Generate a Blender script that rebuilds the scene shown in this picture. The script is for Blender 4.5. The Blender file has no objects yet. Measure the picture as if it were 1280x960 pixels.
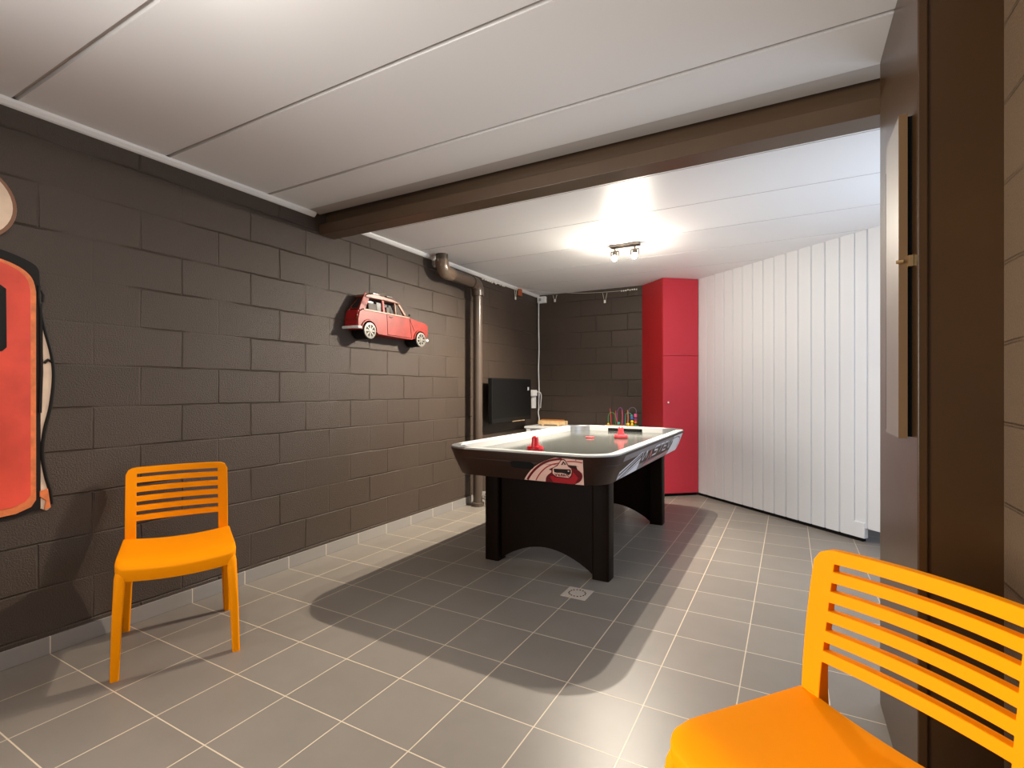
import bpy, bmesh, math, random
from mathutils import Vector, Matrix
random.seed(7)
C = bpy.context.scene.collection
PI = math.pi

# ------------------------------------------------------------------ camera, light, exposure
cam = bpy.data.cameras.new('camera')
cam.sensor_width = 36.0
cam.lens = 628.5 / 1280 * 36.0
cam.shift_y = 6.6 / 1280
cam.clip_start = 0.02
co = bpy.data.objects.new('camera', cam); C.objects.link(co)
co.location = (2.907, 0.0, 1.1835)
co.rotation_euler = (PI / 2, 0, 0.5055)
bpy.context.scene.camera = co

BULB = 1700.0          # glow of each bulb of the ceiling spots
REAR_FILL = 8.0      # added fill light in an invented window behind the camera (W)
SIDE_WINDOW = 24.0      # daylight through the side opening (W)
FRONT_BULB = 750.0
SPOT = 230.0            # beam of each ceiling spot (W)
w = bpy.data.worlds.new('world'); bpy.context.scene.world = w
w.use_nodes = True
w.node_tree.nodes['Background'].inputs[0].default_value = (0.8, 0.85, 1.0, 1)
w.node_tree.nodes['Background'].inputs[1].default_value = 0.25

def area(name, loc, rot, sx, sy, power, col):
    l = bpy.data.lights.new(name, 'AREA'); l.shape = 'RECTANGLE'
    l.size = sx; l.size_y = sy; l.energy = power; l.color = col
    o = bpy.data.objects.new(name, l); C.objects.link(o)
    o.location = loc; o.rotation_euler = rot
    return o
area('rear_fill', (1.75, -1.57, 1.45), (PI / 2 + 0.6, 0, 0), 2.3, 1.4, REAR_FILL, (0.96, 0.96, 0.98))  # soft fill added behind the camera
LEFT_FILL = 70.0     # added fill light in an invented left rear opening (W)
lw = area('left_fill', (0.03, -0.80, 1.3), (0, 0, 0), 1.6, 1.2, LEFT_FILL, (1.0, 0.965, 0.91))
lw.rotation_euler = (Vector((3.15, 1.0, 1.05)) - lw.location).to_track_quat('-Z', 'Y').to_euler()
lw.data.spread = math.radians(110)
area('daylight_side_window', (3.97, 3.45, 1.35), (PI / 2, 0, PI / 2), 1.4, 1.7, SIDE_WINDOW, (0.66, 0.80, 1.0))

vs = bpy.context.scene.view_settings
bpy.context.scene.display_settings.display_device = 'sRGB'
vs.view_transform = 'Standard'; vs.look = 'None'; vs.exposure = 0.0; vs.gamma = 1.0
vs.use_curve_mapping = False
try:
    bpy.context.scene.cycles.max_bounces = 10
    bpy.context.scene.cycles.diffuse_bounces = 6
    bpy.context.scene.cycles.use_denoising = True
except Exception:
    pass

# ------------------------------------------------------------------ helpers
def new_mat(name):
    m = bpy.data.materials.new(name); m.use_nodes = True
    return m, m.node_tree.nodes, m.node_tree.links, m.node_tree.nodes['Principled BSDF']

def mat(name, col, rough=0.5, metal=0.0, spec=0.5, noise=0.0, nscale=30.0, bump=0.0, bscale=120.0, coat=0.0):
    m, n, l, b = new_mat(name)
    b.inputs['Base Color'].default_value = (*col, 1)
    b.inputs['Roughness'].default_value = rough
    b.inputs['Metallic'].default_value = metal
    b.inputs['Specular IOR Level'].default_value = spec
    b.inputs['Coat Weight'].default_value = coat
    tc = n.new('ShaderNodeTexCoord')
    if noise > 0:
        nz = n.new('ShaderNodeTexNoise'); nz.inputs['Scale'].default_value = nscale
        nz.inputs['Detail'].default_value = 5
        l.new(tc.outputs['Object'], nz.inputs['Vector'])
        mr = n.new('ShaderNodeMapRange')
        mr.inputs['From Min'].default_value = 0.3; mr.inputs['From Max'].default_value = 0.7
        mr.inputs['To Min'].default_value = 1 - noise; mr.inputs['To Max'].default_value = 1 + noise
        l.new(nz.outputs['Fac'], mr.inputs['Value'])
        vm = n.new('ShaderNodeVectorMath'); vm.operation = 'SCALE'
        vm.inputs[0].default_value = col
        l.new(mr.outputs['Result'], vm.inputs['Scale'])
        l.new(vm.outputs['Vector'], b.inputs['Base Color'])
    if bump > 0:
        nb = n.new('ShaderNodeTexNoise'); nb.inputs['Scale'].default_value = bscale
        nb.inputs['Detail'].default_value = 4
        l.new(tc.outputs['Object'], nb.inputs['Vector'])
        bp = n.new('ShaderNodeBump'); bp.inputs['Strength'].default_value = bump
        bp.inputs['Distance'].default_value = 0.004
        l.new(nb.outputs['Fac'], bp.inputs['Height'])
        l.new(bp.outputs['Normal'], b.inputs['Normal'])
    return m

def emit(name, col, strength):
    m, n, l, b = new_mat(name)
    b.inputs['Base Color'].default_value = (*col, 1)
    b.inputs['Emission Color'].default_value = (*col, 1)
    b.inputs['Emission Strength'].default_value = strength
    return m

def obj(name, bm, m, parent=None, smooth=False, bevel=0.0, segs=2, loc=None):
    me = bpy.data.meshes.new(name)
    bmesh.ops.recalc_face_normals(bm, faces=bm.faces)
    bm.to_mesh(me); bm.free()
    for mm in (m if isinstance(m, (list, tuple)) else [m]):
        me.materials.append(mm)
    if smooth:
        for p in me.polygons: p.use_smooth = True
        try: me.set_sharp_from_angle(angle=math.radians(42))
        except Exception: pass
    o = bpy.data.objects.new(name, me); C.objects.link(o)
    if parent is not None: o.parent = parent
    if loc is not None: o.location = loc
    if bevel > 0:
        md = o.modifiers.new('bevel', 'BEVEL'); md.width = bevel; md.segments = segs
        md.limit_method = 'ANGLE'; md.angle_limit = math.radians(40)
    return o

def tag(o, label, cat, group=None):
    o['label'] = label; o['category'] = cat
    if group: o['group'] = group
    return o
def thing(name, label, cat, loc=(0, 0, 0), rz=0.0, group=None):
    o = bpy.data.objects.new(name, None); C.objects.link(o)
    o.empty_display_size = 0.05
    o.location = loc; o.rotation_euler = (0, 0, rz)
    return tag(o, label, cat, group)
def struct(name, bm, m, **k):
    o = obj(name, bm, m, **k); o['kind'] = 'structure'; return o

def BM(): return bmesh.new()
def box(bm, x0, x1, y0, y1, z0, z1, mi=0, M=None):
    P = [(x0, y0, z0), (x1, y0, z0), (x1, y1, z0), (x0, y1, z0), (x0, y0, z1), (x1, y0, z1), (x1, y1, z1), (x0, y1, z1)]
    v = [bm.verts.new(M @ Vector(p) if M else p) for p in P]
    for f in ((0, 3, 2, 1), (4, 5, 6, 7), (0, 1, 5, 4), (1, 2, 6, 5), (2, 3, 7, 6), (3, 0, 4, 7)):
        bm.faces.new([v[i] for i in f]).material_index = mi
    return v
def loft(bm, loops, cap0=True, cap1=True, closed=True, mi=0):
    R = [[bm.verts.new(p) for p in lp] for lp in loops]
    n = len(R[0])
    for a, b in zip(R, R[1:]):
        for i in range(n if closed else n - 1):
            j = (i + 1) % n
            bm.faces.new((a[i], a[j], b[j], b[i])).material_index = mi
    if cap0: bm.faces.new(R[0]).material_index = mi
    if cap1: bm.faces.new(R[-1]).material_index = mi
    return R
def tube(bm, pts, r, n=10, mi=0, radii=None):
    pts = [Vector(p) for p in pts]
    loops = []; up = None
    for i, p in enumerate(pts):
        t = (pts[min(i + 1, len(pts) - 1)] - pts[max(i - 1, 0)]).normalized()
        if up is None:
            up = Vector((0, 0, 1)) if abs(t.z) < 0.9 else Vector((1, 0, 0))
        a = t.cross(up).normalized(); up = a.cross(t).normalized()
        rr = radii[i] if radii else r
        loops.append([p + (a * math.cos(2 * PI * k / n) + up * math.sin(2 * PI * k / n)) * rr for k in range(n)])
    loft(bm, loops, mi=mi)
def lathe(bm, prof, n=20, M=None, mi=0):
    # prof: list of (r,z); closed caps at both ends
    loops = []
    for r, z in prof:
        lp = [Vector((r * math.cos(2 * PI * k / n), r * math.sin(2 * PI * k / n), z)) for k in range(n)]
        loops.append([M @ q for q in lp] if M else lp)
    loft(bm, loops, mi=mi)
def prism(bm, poly, f0, f1, mi=0, edge_mi=None):
    # poly: 2-D points, f0/f1: functions mapping a 2-D point to 3-D for both caps
    a = [bm.verts.new(f0(p)) for p in poly]; b = [bm.verts.new(f1(p)) for p in poly]
    n = len(poly)
    bm.faces.new(a).material_index = mi; bm.faces.new(b[::-1]).material_index = mi
    for i in range(n):
        j = (i + 1) % n
        bm.faces.new((a[i], b[i], b[j], a[j])).material_index = edge_mi[i] if edge_mi else mi
def sphere(bm, c, r, M=None, seg=14, rings=9, mi=0):
    prof = [(max(r * math.sin(PI * k / rings), 1e-5), -r * math.cos(PI * k / rings)) for k in range(rings + 1)]
    lathe(bm, prof, seg, Matrix.Translation(Vector(c)), mi)
def catmull(pts, sub=6):
    P = [Vector(p) for p in pts]; out = []
    for i in range(len(P) - 1):
        p0 = P[max(i - 1, 0)]; p1 = P[i]; p2 = P[i + 1]; p3 = P[min(i + 2, len(P) - 1)]
        for k in range(sub):
            t = k / sub
            out.append(0.5 * ((2 * p1) + (p2 - p0) * t + (2 * p0 - 5 * p1 + 4 * p2 - p3) * t * t + (3 * p1 - p0 - 3 * p2 + p3) * t ** 3))
    out.append(P[-1]); return out
def rrect(x0, x1, y0, y1, r, z, n=8):
    pts = []
    for cx, cy, a0 in ((x1 - r, y0 + r, -PI / 2), (x1 - r, y1 - r, 0), (x0 + r, y1 - r, PI / 2), (x0 + r, y0 + r, PI)):
        for k in range(n + 1):
            a = a0 + PI / 2 * k / n
            pts.append(Vector((cx + r * math.cos(a), cy + r * math.sin(a), z)))
    return pts

# ------------------------------------------------------------------ materials of the room
def block_mat(name, ax, shift, col):
    m, n, l, b = new_mat(name)
    tc = n.new('ShaderNodeTexCoord'); sp = n.new('ShaderNodeSeparateXYZ'); cb = n.new('ShaderNodeCombineXYZ')
    l.new(tc.outputs['Object'], sp.inputs[0])
    def addc(src, c):
        a = n.new('ShaderNodeMath'); a.operation = 'ADD'; a.inputs[1].default_value = c
        l.new(src, a.inputs[0]); return a.outputs[0]
    l.new(addc(sp.outputs[ax], -shift + 4.0), cb.inputs[0])
    l.new(addc(sp.outputs['Z'], -0.0976 + 0.4), cb.inputs[1])
    # slightly wandering joints
    nw = n.new('ShaderNodeTexNoise'); nw.inputs['Scale'].default_value = 5.0; nw.inputs['Detail'].default_value = 3
    l.new(tc.outputs['Object'], nw.inputs['Vector'])
    vs_ = n.new('ShaderNodeVectorMath'); vs_.operation = 'MULTIPLY_ADD'
    vs_.inputs[1].default_value = (0.012, 0.012, 0); vs_.inputs[2].default_value = (-0.006, -0.006, 0)
    l.new(nw.outputs['Color'], vs_.inputs[0])
    va = n.new('ShaderNodeVectorMath'); va.operation = 'ADD'
    l.new(cb.outputs[0], va.inputs[0]); l.new(vs_.outputs[0], va.inputs[1])
    br = n.new('ShaderNodeTexBrick')
    br.offset = 0.5; br.offset_frequency = 2; br.squash = 1.0
    br.inputs['Scale'].default_value = 1.0
    br.inputs['Brick Width'].default_value = 0.4; br.inputs['Row Height'].default_value = 0.2
    br.inputs['Mortar Size'].default_value = 0.0065; br.inputs['Mortar Smooth'].default_value = 0.9
    br.inputs['Bias'].default_value = 0.0
    c1 = [c * 0.94 for c in col]; c2 = [c * 1.06 for c in col]; cm = [c * 1.0 for c in col]
    br.inputs['Color1'].default_value = (*c1, 1); br.inputs['Color2'].default_value = (*c2, 1); br.inputs['Mortar'].default_value = (*cm, 1)
    l.new(va.outputs[0], br.inputs['Vector'])
    l.new(br.outputs['Color'], b.inputs['Base Color'])
    b.inputs['Roughness'].default_value = 0.38
    b.inputs['Specular IOR Level'].default_value = 0.32
    # joints filled here and there with paint
    nf = n.new('ShaderNodeTexNoise'); nf.inputs['Scale'].default_value = 2.2; nf.inputs['Detail'].default_value = 2
    l.new(tc.outputs['Object'], nf.inputs['Vector'])
    mf = n.new('ShaderNodeMapRange'); mf.inputs['From Min'].default_value = 0.40; mf.inputs['From Max'].default_value = 0.62
    mf.inputs['To Min'].default_value = 0.10; mf.inputs['To Max'].default_value = 1.0
    l.new(nf.outputs['Fac'], mf.inputs['Value'])
    mm = n.new('ShaderNodeMath'); mm.operation = 'MULTIPLY'
    l.new(br.outputs['Fac'], mm.inputs[0]); l.new(mf.outputs['Result'], mm.inputs[1])
    bp1 = n.new('ShaderNodeBump'); bp1.invert = True
    bp1.inputs['Strength'].default_value = 1.0; bp1.inputs['Distance'].default_value = 0.009
    l.new(mm.outputs[0], bp1.inputs['Height'])
    ng = n.new('ShaderNodeTexNoise'); ng.inputs['Scale'].default_value = 150.0; ng.inputs['Detail'].default_value = 5; ng.inputs['Roughness'].default_value = 0.6
    l.new(tc.outputs['Object'], ng.inputs['Vector'])
    bp2 = n.new('ShaderNodeBump'); bp2.inputs['Strength'].default_value = 0.8; bp2.inputs['Distance'].default_value = 0.005
    l.new(ng.outputs['Fac'], bp2.inputs['Height']); l.new(bp1.outputs['Normal'], bp2.inputs['Normal'])
    l.new(bp2.outputs['Normal'], b.inputs['Normal'])
    return m

def tile_mat(name, col, grout):
    m, n, l, b = new_mat(name)
    tc = n.new('ShaderNodeTexCoord'); mp = n.new('ShaderNodeMapping')
    TS = 0.3057
    mp.inputs['Location'].default_value = (-0.2852 + TS * 10, -0.9676 + TS * 10, 0)
    l.new(tc.outputs['Object'], mp.inputs['Vector'])
    br = n.new('ShaderNodeTexBrick'); br.offset = 0.0; br.squash = 1.0
    br.inputs['Scale'].default_value = 1.0
    br.inputs['Brick Width'].default_value = TS; br.inputs['Row Height'].default_value = TS
    br.inputs['Mortar Size'].default_value = 0.0024; br.inputs['Mortar Smooth'].default_value = 0.15
    br.inputs['Bias'].default_value = 0.0
    br.inputs['Color1'].default_value = (*[c * 0.93 for c in col], 1)
    br.inputs['Color2'].default_value = (*[c * 1.05 for c in col], 1)
    br.inputs['Mortar'].default_value = (*grout, 1)
    l.new(mp.outputs[0], br.inputs['Vector'])
    nz = n.new('ShaderNodeTexNoise'); nz.inputs['Scale'].default_value = 6.0; nz.inputs['Detail'].default_value = 6
    l.new(tc.outputs['Object'], nz.inputs['Vector'])
    mr = n.new('ShaderNodeMapRange'); mr.inputs['To Min'].default_value = 0.9; mr.inputs['To Max'].default_value = 1.1
    l.new(nz.outputs['Fac'], mr.inputs['Value'])
    vm = n.new('ShaderNodeVectorMath'); vm.operation = 'SCALE'
    l.new(br.outputs['Color'], vm.inputs[0]); l.new(mr.outputs['Result'], vm.inputs['Scale'])
    l.new(vm.outputs['Vector'], b.inputs['Base Color'])
    b.inputs['Roughness'].default_value = 0.38
    b.inputs['Specular IOR Level'].default_value = 0.5
    bp = n.new('ShaderNodeBump'); bp.invert = True; bp.inputs['Strength'].default_value = 0.5; bp.inputs['Distance'].default_value = 0.002
    l.new(br.outputs['Fac'], bp.inputs['Height']); l.new(bp.outputs['Normal'], b.inputs['Normal'])
    return m

WALLCOL = (0.062, 0.045, 0.034)
M_wall_y = block_mat('painted_block_side', 'Y', 0.1287, WALLCOL)
M_wall_x = block_mat('painted_block_back', 'X', 0.0, WALLCOL)
M_floor = tile_mat('grey_floor_tile', (0.210, 0.185, 0.158), (0.60, 0.50, 0.37))
M_ceil = mat('white_ceiling_panel', (0.86, 0.86, 0.86), rough=0.42, spec=0.35)
M_groove = mat('grey_trim', (0.58, 0.57, 0.56), rough=0.4)
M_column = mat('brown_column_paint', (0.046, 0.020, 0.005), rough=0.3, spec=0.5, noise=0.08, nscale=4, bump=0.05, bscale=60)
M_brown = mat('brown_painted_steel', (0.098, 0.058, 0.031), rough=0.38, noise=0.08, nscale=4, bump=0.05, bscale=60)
M_white_panel = mat('white_door_panel', (0.74, 0.75, 0.77), rough=0.5, spec=0.3)
M_plain_white = mat('plain_white_wall', (0.75, 0.75, 0.74), rough=0.6)
M_black = mat('matt_black', (0.007, 0.007, 0.007), rough=0.7, spec=0.15)
M_red = mat('red_lacquer', (0.42, 0.018, 0.022), rough=0.35, noise=0.05, nscale=3)
M_redfront = mat('red_lacquer_front', (0.52, 0.032, 0.050), rough=0.45, spec=0.3)
M_orange = mat('orange_plastic', (0.97, 0.315, 0.002), rough=0.6, spec=0.05)
M_bright = mat('bright_white', (0.82, 0.82, 0.80), rough=0.4)
M_chrome = mat('chrome', (0.75, 0.75, 0.75), rough=0.2, metal=1.0)
M_brass = mat('brass', (0.70, 0.50, 0.25), rough=0.3, metal=1.0)

# ------------------------------------------------------------------ room shell
H = 2.413
bm = BM(); box(bm, -0.15, 4.2, -1.75, 6.2, -0.12, 0.0); struct('floor', bm, M_floor)
bm = BM()
box(bm, -0.2, 0.0, -0.15, 6.2, -0.12, 2.6); box(bm, -0.2, 0.0, -1.75, -1.45, -0.12, 2.6)
box(bm, -0.2, 0.0, -1.45, -0.15, -0.12, 0.45); box(bm, -0.2, 0.0, -1.45, -0.15, 2.15, 2.6)  # opening added to hold the left fill light
struct('wall_left', bm, M_wall_y)
bm = BM()
for y0, y1, z0, z1 in ((-1.45, -0.15, 0.45, 0.49), (-1.45, -0.15, 2.11, 2.15), (-1.45, -1.41, 0.49, 2.11), (-0.19, -0.15, 0.49, 2.11)):
    box(bm, -0.06, 0.0, y0, y1, z0, z1)
struct('added_window_left', bm, M_bright)  # frame of the added left opening, out of view
bm = BM(); box(bm, -0.2, 2.35, 5.95, 6.15, -0.12, 2.6); struct('wall_back', bm, M_wall_x)
bm = BM(); box(bm, 3.375, 3.575, -1.75, 1.70, -0.12, 2.6); struct('wall_right', bm, block_mat('painted_block_right', 'Y', 0.1287, (0.150, 0.098, 0.058)))
# wall beyond the column, with the window opening that lets daylight in
bm = BM()
box(bm, 4.0, 4.15, 2.0, 2.7, -0.12, 2.6); box(bm, 4.0, 4.15, 4.2, 5.2, -0.12, 2.6)
box(bm, 4.0, 4.15, 2.7, 4.2, -0.12, 0.45); box(bm, 4.0, 4.15, 2.7, 4.2, 2.25, 2.6)
struct('wall_side', bm, M_plain_white)
bm = BM()
for y0, y1, z0, z1 in ((2.7, 4.2, 0.45, 0.5), (2.7, 4.2, 2.2, 2.25), (2.7, 2.75, 0.5, 2.2), (4.15, 4.2, 0.5, 2.2), (3.43, 3.47, 0.5, 2.2)):
    box(bm, 4.0, 4.06, y0, y1, z0, z1)
struct('window_1', bm, M_bright)
bm = BM(); box(bm, 3.375, 4.15, 1.9, 2.0, -0.12, 2.6); struct('wall_return', bm, M_plain_white)
# rear wall behind the camera, with a window added for the fill light
bm = BM()
box(bm, -0.2, 0.55, -1.75, -1.6, -0.12, 2.6); box(bm, 2.95, 3.575, -1.75, -1.6, -0.12, 2.6)
box(bm, 0.55, 2.95, -1.75, -1.6, -0.12, 0.7); box(bm, 0.55, 2.95, -1.75, -1.6, 2.2, 2.6)
struct('wall_rear', bm, M_wall_x)
bm = BM()
for x0, x1, z0, z1 in ((0.55, 2.95, 0.7, 0.75), (0.55, 2.95, 2.15, 2.2), (0.55, 0.6, 0.75, 2.15), (2.9, 2.95, 0.75, 2.15), (1.73, 1.77, 0.75, 2.15)):
    box(bm, x0, x1, -1.66, -1.6, z0, z1)
struct('added_window_rear', bm, M_bright)

# ceiling: panels with grooves between them, one profile in (y,z) swept along x
def ceiling_profile(ya, yb, joints, gw, gd):
    p = [(ya, H)]
    for j in joints:
        p += [(j - gw / 2, H), (j - gw / 4, H + gd), (j + gw / 4, H + gd), (j + gw / 2, H)]
    p += [(yb, H), (yb, H + 0.15), (ya, H + 0.15)]
    return p
def joint_idx(p): return [1 if (k > 0 and k < len(p) - 4 and (k - 1) % 4 != 3) else 0 for k in range(len(p))]
bm = BM()
pr = ceiling_profile(-1.75, 2.335, [-0.955, -0.356, 0.244, 0.844, 1.4436, 2.0304], 0.022, 0.012)
prism(bm, pr, lambda q: (-0.1, q[0], q[1]), lambda q: (4.2, q[0], q[1]), edge_mi=joint_idx(pr))
pr = ceiling_profile(2.52, 6.2, [2.92, 3.505, 4.10, 4.70, 5.30], 0.008, 0.005)
prism(bm, pr, lambda q: (-0.1, q[0], q[1]), lambda q: (4.2, q[0], q[1]), edge_mi=joint_idx(pr))
struct('ceiling', bm, [M_ceil, M_groove])
bm = BM(); box(bm, 0.0, 4.0, 2.335, 2.45, H + 0.004, H + 0.15); struct('trim_1', bm, mat('pale_grey_trim', (0.60, 0.58, 0.56), rough=0.4))
# cove strip along the left wall under the ceiling
bm = BM()
cove = [(0.0, H), (0.03, H), (0.026, H - 0.012), (0.012, H - 0.026), (0.0, H - 0.03)]
prism(bm, cove, lambda q: (q[0], -1.6, q[1]), lambda q: (q[0], 2.40, q[1]))
prism(bm, cove, lambda q: (q[0], 2.60, q[1]), lambda q: (q[0], 5.95, q[1]))
struct('trim_2', bm, M_bright)
# steel beam across the room
bm = BM()
sec = [(2.445, 2.272), (2.445, 2.345), (2.505, 2.352), (2.505, H + 0.12), (2.53, H + 0.12), (2.53, 2.352), (2.575, 2.345), (2.575, 2.272)]
prism(bm, sec, lambda q: (0.0, q[0], q[1]), lambda q: (3.38, q[0], q[1]))
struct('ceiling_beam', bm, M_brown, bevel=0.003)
# steel column
bm = BM()
sec = [(3.203, 1.69), (3.225, 1.69), (3.225, 1.697), (3.385, 1.697), (3.385, 2.33), (3.203, 2.33)]
prism(bm, sec, lambda q: (q[0], q[1], 0.0), lambda q: (q[0], q[1], 2.56))
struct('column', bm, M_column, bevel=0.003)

# tile skirting along the left and back wall
def skirt_mat():
    m, n, l, b = new_mat('skirting_tile')
    tc = n.new('ShaderNodeTexCoord'); sp = n.new('ShaderNodeSeparateXYZ'); cb = n.new('ShaderNodeCombineXYZ')
    l.new(tc.outputs['Object'], sp.inputs[0])
    a = n.new('ShaderNodeMath'); a.operation = 'ADD'; a.inputs[1].default_value = -0.9676 + 0.3057 * 10
    l.new(sp.outputs['Y'], a.inputs[0]); l.new(a.outputs[0], cb.inputs[0])
    cb.inputs[1].default_value = 0.5
    br = n.new('ShaderNodeTexBrick'); br.offset = 0.0
    br.inputs['Scale'].default_value = 1.0; br.inputs['Brick Width'].default_value = 0.3057; br.inputs['Row Height'].default_value = 1.0
    br.inputs['Mortar Size'].default_value = 0.0024
    br.inputs['Color1'].default_value = (0.23, 0.215, 0.2, 1); br.inputs['Color2'].default_value = (0.26, 0.24, 0.22, 1)
    br.inputs['Mortar'].default_value = (0.62, 0.54, 0.43, 1)
    l.new(cb.outputs[0], br.inputs['Vector']); l.new(br.outputs['Color'], b.inputs['Base Color'])
    b.inputs['Roughness'].default_value = 0.4
    return m
M_skirt = skirt_mat()
bm = BM(); box(bm, 0.0, 0.011, -1.6, 5.95, 0.0, 0.078); struct('baseboard_left', bm, M_skirt, bevel=0.002)
bm = BM(); box(bm, 0.011, 1.38, 5.939, 5.95, 0.0, 0.078); struct('baseboard_back', bm, M_skirt, bevel=0.002)

# white grooved sectional door, running diagonally
A = Vector((2.005, 5.93, 0)); B = Vector((3.345, 4.765, 0))
D = (B - A).normalized(); N = Vector((D.y, -D.x, 0))      # N points into the room
if N.y > 0: N = -N
def door_leaf(name, s0, s1, off, z0, z1, th=0.045, pitch=0.1272, first=0.004):
    pts = [(s0, 0.0)]
    s = first
    while s < s1 - 0.01:
        if s > s0 + 0.01:
            pts += [(s - 0.009, 0.0), (s - 0.004, -0.012), (s + 0.004, -0.012), (s + 0.009, 0.0)]
        s += pitch
    pts += [(s1, 0.0), (s1, -th), (s0, -th)]
    bm = BM()
    f = lambda z: (lambda q: tuple(A + D * q[0] + N * (q[1] + off) + Vector((0, 0, z))))
    prism(bm, pts, f(z0), f(z1))
    return struct(name, bm, M_white_panel)
L = (B - A).length
door_leaf('door_1', 0.0, L, 0.0, 0.03, H)
door_leaf('door_2', L + 0.004, L + 0.62, -0.006, 0.11, H, first=L + 0.10)
bm = BM()
f = lambda s, o, z: tuple(A + D * s + N * o + Vector((0, 0, z)))
def diag_box(bm, s0, s1, o0, o1, z0, z1):
    P = [f(s0, o0, z0), f(s1, o0, z0), f(s1, o1, z0), f(s0, o1, z0), f(s0, o0, z1), f(s1, o0, z1), f(s1, o1, z1), f(s0, o1, z1)]
    v = [bm.verts.new(p) for p in P]
    for q in ((0, 3, 2, 1), (4, 5, 6, 7), (0, 1, 5, 4), (1, 2, 6, 5), (2, 3, 7, 6), (3, 0, 4, 7)): bm.faces.new([v[i] for i in q])
diag_box(bm, -0.0, L + 0.06, -0.05, -0.012, 0.0, 0.03)
struct('trim_3', bm, M_black)
bm = BM(); diag_box(bm, L - 0.002, L + 0.085, -0.04, 0.004, 0.03, 0.15)
struct('trim_4', bm, M_white_panel, bevel=0.003)

# ------------------------------------------------------------------ red corner cabinet
cab = thing('corner_cabinet', 'tall red lacquered corner cabinet from floor to ceiling beside the white grooved door', 'cabinet', (1.70, 5.80, 0))
def W2L(o, p): return Vector(p) - o.location
bm = BM()
plan = [(1.375, 5.944), (1.672, 5.650), (2.0, 5.925), (2.0, 5.944)]
prism(bm, plan, lambda q: W2L(cab, (q[0], q[1], 0.035)), lambda q: W2L(cab, (q[0], q[1], H - 0.004)))
obj('body', bm, M_red, cab, bevel=0.002)
bm = BM()
plan2 = [(1.40, 5.944), (1.676, 5.672), (1.985, 5.935), (1.985, 5.944)]
prism(bm, plan2, lambda q: W2L(cab, (q[0], q[1], 0.0)), lambda q: W2L(cab, (q[0], q[1], 0.035)))
obj('plinth', bm, M_black, cab)
fa = Vector((1.672, 5.650, 0)); fb = Vector((2.0, 5.925, 0)); fd = (fb - fa).normalized(); fn = Vector((fd.y, -fd.x, 0))
FW = (fb - fa).length
def cab_panel(name, s0, s1, z0, z1, parent=cab, m=M_redfront):
    bm = BM()
    P = [(s0, 0.001), (s1, 0.001), (s1, 0.017), (s0, 0.017)]
    g = lambda z: (lambda q: W2L(cab, fa + fd * q[0] + fn * q[1] + Vector((0, 0, z))))
    prism(bm, P, g(z0), g(z1)); return obj(name, bm, m, parent, bevel=0.0015)
door = cab_panel('door', 0.003, FW - 0.003, 0.035, 1.553)
cab_panel('upper_panel', 0.003, FW - 0.003, 1.557, H - 0.004)
bm = BM()
kb = fa + fd * 0.055 + fn * 0.017 + Vector((0, 0, 1.04))
tube(bm, [W2L(cab, kb), W2L(cab, kb + fn * 0.018)], 0.011, 10)
k_ = obj('knob', bm, M_chrome, door, smooth=True); k_['label'] = 'small chrome door knob'

# ------------------------------------------------------------------ air hockey table
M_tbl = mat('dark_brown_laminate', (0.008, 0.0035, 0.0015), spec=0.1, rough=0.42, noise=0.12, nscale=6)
M_field = mat('grey_playfield', (0.075, 0.08, 0.074), rough=0.14, spec=0.6, noise=0.06, nscale=3)
M_corner = mat('brushed_corner', (0.38, 0.39, 0.40), rough=0.35, metal=0.8)
M_cream = mat('cream_print', (0.80, 0.52, 0.44), rough=0.4)
M_pred = mat('red_print', (0.38, 0.012, 0.02), rough=0.4)
M_dred = mat('dark_red_print', (0.13, 0.004, 0.008), rough=0.4)
M_pblack = mat('black_print', (0.012, 0.008, 0.007), rough=0.4)
M_pgrey = mat('grey_print', (0.20, 0.19, 0.20), rough=0.35)
M_pwhite = mat('white_print', (0.74, 0.76, 0.82), rough=0.35)
M_ppink = mat('pink_print', (0.60, 0.20, 0.20), rough=0.35)
TX, TY, TZ = 1.487, 3.77, 0.81
HX, HY = 0.578, 1.150
CR = 0.20
INS = 0.065
ZB = 0.638
tab = thing('air_hockey_table', 'large dark brown air hockey table with white rails standing on the tiled floor', 'game table', (TX, TY, 0))
bm = BM()
def ring(ins, z, r=None): return rrect(-HX + ins, HX - ins, -HY + ins, HY - ins, (CR - ins * 0.6) if r is None else r, z, 10)
loft(bm, [ring(INS, ZB), ring(INS * 0.5, ZB + 0.08), ring(0.004, TZ - 0.012), ring(0.004, TZ - 0.004), ring(0.012, TZ - 0.002), ring(0.02, TZ - 0.002), ring(0.02, TZ - 0.06)], cap1=True)
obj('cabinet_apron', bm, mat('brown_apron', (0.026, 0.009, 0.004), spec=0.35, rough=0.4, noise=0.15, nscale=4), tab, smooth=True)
# playfield
bm = BM(); loft(bm, [ring(0.055, TZ - 0.055), ring(0.055, TZ - 0.042)])
obj('playfield', bm, M_field, tab, smooth=True)
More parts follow.
